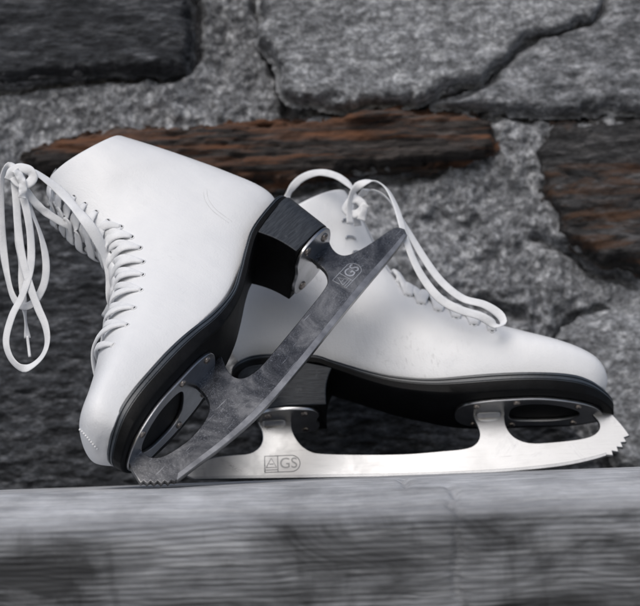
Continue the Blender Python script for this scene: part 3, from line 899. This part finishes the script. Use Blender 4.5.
eyR = [(492, 331), (474, 325), (456, 318), (438, 311), (421, 304), (408, 296), (399, 284), (391, 269), (384, 255), (376, 241)]
E_ = [R.cast(*p) for p in eyR]
E_ = [e for e in E_ if e is not None]
for e in E_: R.eyelet(e); R.eyelet(R.mirror(e))
for i in range(len(E_)-1):
    a, b = E_[i], R.mirror(E_[i+1])
    R.add('lace', R.lace_across(a, b, 3.4, 7.6, 30, 3.4, .9), M['lace'])
    R.add('lace', R.lace_across(R.mirror(a), E_[i+1], 5.2, 7.8, 30, 3.4, .9), M['lace'])

def hang(sk, px, y, dy=None):
    return [on_y(x, yy, y if dy is None else y+dy[i]) for i, (x, yy) in enumerate(px)]
yk = .13
R.world_ribbon(hang(R, [(286, 200), (291, 189), (302, 178), (318, 172.5), (334, 175), (346, 182), (353, 190), (357, 202)], yk-.01), 'lace_loop', 5.6, 1.1, (.1, -1, .3), .5)
bow = R.world_ribbon(hang(R, [(350, 224), (349, 208), (352, 193), (361, 184), (374, 181), (386, 188), (395, 204), (401, 222), (408, 246), (420, 273), (438, 297), (458, 309), (480, 316), (496, 325), (503.5, 323), (499, 314), (484, 304.5), (462, 298), (441, 281), (424, 258), (410, 234), (398, 213), (386, 197), (372, 190), (360, 196), (356, 212), (358, 226)], yk-.022,
        [0, 0, 0, 0, 0, -.005, -.012, -.022, -.03, -.034, -.036, -.037, -.036, -.034, -.03, -.028, -.028, -.028, -.024, -.018, -.012, -.006, .002, .006, .008, .01, .01]), 'lace_loop', 6.2, 1.2, (.2, -1, .5), .6, 170)
R.world_ribbon(hang(R, [(366, 204), (360, 212), (352, 214), (346, 209), (350, 201), (358, 200), (364, 208), (361, 220)], yk-.018), 'lace_knot', 6.5, 2.6, (.1, -1, .3), .3)

for (x, y) in ((346, 222), (350, 239), (357, 254)):
    h = R.cast(x, y)
    if h is None: continue
    p, nn = R.surf(h, 1.2); b = nn.cross(Vector((0, 1, 0))).normalized(); c_ = nn.cross(b)
    P = [p+b*(3.6*math.cos(t))*R.s-c_*(1.6*math.sin(t))*R.s for t in np.linspace(-.2, math.pi+.2, 14)]
    R.add('lace_hook', ribbon(P, [nn]*len(P), 1.5*R.s, 1.6*R.s, 8), M['eyelet'])

# ================================================================== LEFT-HAND SKATE (tipped on its toe picks, blade across the other)
Ls = Skate('figure_skate', (-.01493432, -.00168421, .07809407), (-.57740238, -.54307524, -.60965218), (-.73720401, .02585502, .67517536), .9218, -1, math.radians(16))
tag(Ls.root, 'white figure skate tipped onto its toe picks, worn blade resting across the other skate', 'ice skate', 'pair of white figure skates')
Ls.bending = 8
Ls.boot([
    (150, 54, 152, 59, 6, 0), (148, 54, 154, 64, 17, 0), (144, 54, 152, 74, 26, 0), (134, 56, 143, 84, 33, 0), (111, 59, 124, 93, 38, 0), (80, 62, 104, 103, 39.5, 0),
    (42, 62, 79, 117, 36, .05), (6, 64, 51, 131, 33, .15), (-30, 75, 29, 146, 30.5, .35), (-62, 86, 16, 160, 29.5, .6), (-92, 91, 8, 173, 29.5, .85),
    (-112, 98, 6, 183, 29.5, 1), (-118, 112, 5, 193, 30, 1), (-113, 142, 2, 206, 31, 1), (-105, 168, -3, 219, 34, 1), (-96, 196, -8, 231, 36, 1), (-86, 225, -15, 243, 37, 1)], .36)
Ls.tongue(52, .4)
LP = [(u-max(0, u-80)*.07, w*.97) for u, w in SOLE_PLAN]
Ls.sole([(-125, 97), (-112, 94), (-94, 92), (-62, 88), (-43, 81), (-21, 71), (0, 63), (30, 60), (66, 60.5), (99, 59.5), (130, 58), (148, 54), (165, 48)],
        [(-125, 90), (-112, 87), (-94, 86), (-62, 82), (-43, 75), (-21, 64), (0, 55), (30, 47.5), (50, 46.5), (87, 45), (110, 44.5), (130, 43), (145, 41.5), (165, 38)], LP)
Ls.bending = 0
Ls.heel(-116, -110, -60, -64, lambda u: 50, 29, 27)
L_px = [(406.5, 236, 1), (404.5, 231, 1), (398, 228.5), (392, 230), (375, 242), (361, 251), (348, 257), (340, 257), (333, 252), (329, 244), (327, 236), (322, 226, 1), (300, 248, 1), (311, 260), (319, 266.5), (325, 272), (328, 279), (327, 287), (316, 302),
        (269, 359), (258, 371), (249, 377.5), (243, 380), (236, 380), (230, 376), (225, 368), (221, 357, 1), (192, 384, 1), (200, 391), (207, 399), (210, 410), (205, 423), (191, 440), (176, 451), (163, 458.5), (152, 460), (143, 455), (138, 447), (134, 438, 1), (122, 451, 1),
        (125, 458), (131, 470), (140.6, 485, 1), (143.5, 482, 1), (147, 485.6, 1), (150.5, 482.2, 1), (154, 485.8, 1), (157.5, 482, 1), (161, 485.6, 1), (164.5, 482, 1), (168, 485, 1), (171, 481.5, 1), (174.5, 483, 1),
        (196, 466.5), (224, 446), (262, 413), (300, 368), (330, 330), (362, 291), (390, 258)]
blL = Ls.flat('blade', blade_from_px(Ls, L_px, None), 2.0, M['worn'])
eL = [(403, 235.5, 1), (387.5, 254.5), (359.5, 285), (327.5, 325), (297.5, 362), (259.5, 407), (221.5, 442), (194.5, 462), (177.5, 475, 1), (176.5, 482.2, 1), (196, 467.2), (224.5, 446.6), (262.5, 413.6), (300.6, 368.6), (330.6, 330.6), (362.6, 291.6), (390.6, 258.6), (407, 236.6, 1)]
Ls.flat('ground_edge', blade_from_px(Ls, eL, None), 2.2, M['edge'], blL, .2)
plL = Ls.plate('sole_plate', PLATE_OUT, [PLATE_SLOT], lambda u: Ls.bot(u), 2.6, M['plate'])
hpL = Ls.plate('heel_plate', [(u-9, w) for u, w in HPLATE_OUT], [], lambda u: 50, 2.6, M['plate'])
for (u, w) in ((54, 19), (54, -19), (84, 23.5), (84, -23.5), (131, 17), (131, -17)): Ls.screw(u, w, Ls.bot(u)-2.8, plL, 2.8)
for (u, w) in ((-99, 15), (-76, 19), (-99, -15), (-76, -19)): Ls.screw(u, w, 47.2, hpL, 3.6)
brand(Ls, *Ls.px(348.5, 274.5, 2), 25, 12, 0, M['marklight'], blL, 2.0)

eyL = [(113, 345), (127, 325), (134, 308), (141, 290), (142.6, 275), (143, 262), (140, 248), (132, 237), (121, 227), (108, 221), (96, 212), (85, 204), (74, 197), (63, 191), (53, 186)]
E_ = [Ls.cast(*p) for p in eyL]
E_ = [e for e in E_ if e is not None]
for e in E_: Ls.eyelet(e); Ls.eyelet(Ls.mirror(e))
for i in range(len(E_)-1):
    a, b = E_[i], Ls.mirror(E_[i+1])
    up_ = max(0, i-6)/5
    Ls.add('lace', Ls.lace_across(a, b, 2.6+1.8*up_, 6.0+1.8*up_, 30, 1.9, .5), M['lace'])
    Ls.add('lace', Ls.lace_across(Ls.mirror(a), E_[i+1], 4.6+2.6*up_, 6.2+2.2*up_, 30, 2.2, .5), M['lace'])

# long slack strand lying down the eyestay
strand_px = [(22, 172), (34, 172), (48, 181), (62, 193), (76, 209), (88, 224), (98, 240), (106, 258), (111, 276), (111, 294), (109, 308), (106, 318)]
pts = []
for (x, y) in strand_px:
    h = Ls.cast(x, y)
    pts.append((x, y, None if h is None else (Ls.world(h)-CAM).dot(ray(x, y))))
ds = [p[2] for p in pts]
known = [i for i, d in enumerate(ds) if d is not None]
for i in range(len(ds)):
    if ds[i] is None: ds[i] = ds[min(known, key=lambda k: abs(k-i))]
ds = [d-.0100-.007*math.sin(math.pi*i/len(ds)) for i, d in enumerate(ds)]; ds[-1] += .022; ds[-2] += .006
Pst = [CAM+ray(p[0], p[1])*d for p, d in zip(pts, ds)]
Ls.world_ribbon(Pst, 'lace_strand', 8.6, 1.5, (.35, -.8, .5), .2)
ky = Pst[0].y
def kh(px, off=0): return hang(Ls, px, ky+off)
Ls.world_ribbon(kh([(24, 182), (17, 168), (8, 166), (2.5, 176), (1, 198), (2, 228), (5, 262), (12, 294), (22, 306), (34, 302), (44, 284), (46, 262), (41, 236), (31, 210), (22, 190)], .004), 'lace_loop', 5.6, 1.0, (.3, -1, 0), .45, 150)
Ls.world_ribbon(kh([(14, 178), (16, 196), (18, 226), (22, 256), (30, 286), (38, 308), (45.5, 326), (47, 344), (40, 359), (25, 368.5), (12, 360), (6, 341), (12, 316), (22, 296), (30, 270), (31, 242), (27, 212), (20, 186)], -.003), 'lace_loop', 5.8, 1.0, (-.3, -1, 0), .32, 160)
tail = Ls.world_ribbon(kh([(20, 188), (17, 215), (19, 250), (22, 285), (25, 315), (27.5, 338)], .006), 'lace_tail', 5.2, 1.0, (.2, -1, 0), .6)
Ls.world_ribbon(kh([(27.3, 336), (28.6, 347), (29.8, 357)], .006), 'aglet', 2.2, 1.8, (.2, -1, 0), None, 12, 'aglet', tail)
Ls.world_ribbon(kh([(9, 180), (12, 172), (20, 168), (30, 171), (33, 178), (27, 184), (18, 183), (14, 177)], -.005), 'lace_knot', 7.4, 2.4, (.1, -1, .2), .3)
Ls.world_ribbon(kh([(15, 170), (20, 177), (23, 187), (22, 198)], -.008), 'lace_knot', 6.4, 2.0, (.3, -1, .1), .3)
hb = Ls.cast(82, 226)
db = (Ls.world(hb)-CAM).dot(ray(82, 226))+.004 if hb is not None else ds[4]
d0 = (Vector(kh([(24, 182)])[0])-CAM).length
stp = [(24, 182), (27, 191), (34, 201), (43, 210), (53, 217), (63, 223), (72, 228)]
Ls.world_ribbon([CAM+ray(x, y)*(d0+(db-d0)*(q_/6)**1.3-.003*(q_ < 6)) for q_, (x, y) in enumerate(stp)], 'lace_strand', 6.0, 1.6, (.1, -1, .2), .3)

for off in (0, 3.2):
    P = []; NN = []
    for (x, y) in catmull([(203.5, 190), (205, 200), (213, 211), (229, 223)], 8):
        h = Ls.cast(float(x)+off, float(y)-off*.4)
        p, nn = Ls.surf(h, -.1); P.append(p); NN.append(nn)
    Ls.add('seam', ribbon(P, NN, .6*Ls.s, .5*Ls.s, 6, .2), M['seam'])

# row of toe stitches
q = []
for i in range(13):
    f = i/12; h = Ls.cast(75+(97-75)*f, 424.5+(448.5-424.5)*f**1.1)
    if h is None: continue
    p, nn = Ls.surf(h, .35)
    K = 8; V = []; F = []
    for a_ in range(1, 5):
        th = math.pi*a_/5
        for b_ in range(K):
            ph = 2*math.pi*b_/K; V.append(p+Vector((math.sin(th)*math.cos(ph), math.cos(th), math.sin(th)*math.sin(ph)))*.85*Ls.s)
    for a_ in range(3):
        for b_ in range(K): F.append((a_*K+b_, a_*K+(b_+1) % K, (a_+1)*K+(b_+1) % K, (a_+1)*K+b_))
    F += [tuple(range(K)), tuple(range(3*K, 4*K))]
    q.append((V, F))
if q: Ls.add('toe_stitching', join(q), M['thread'])
bpy.context.view_layer.update()
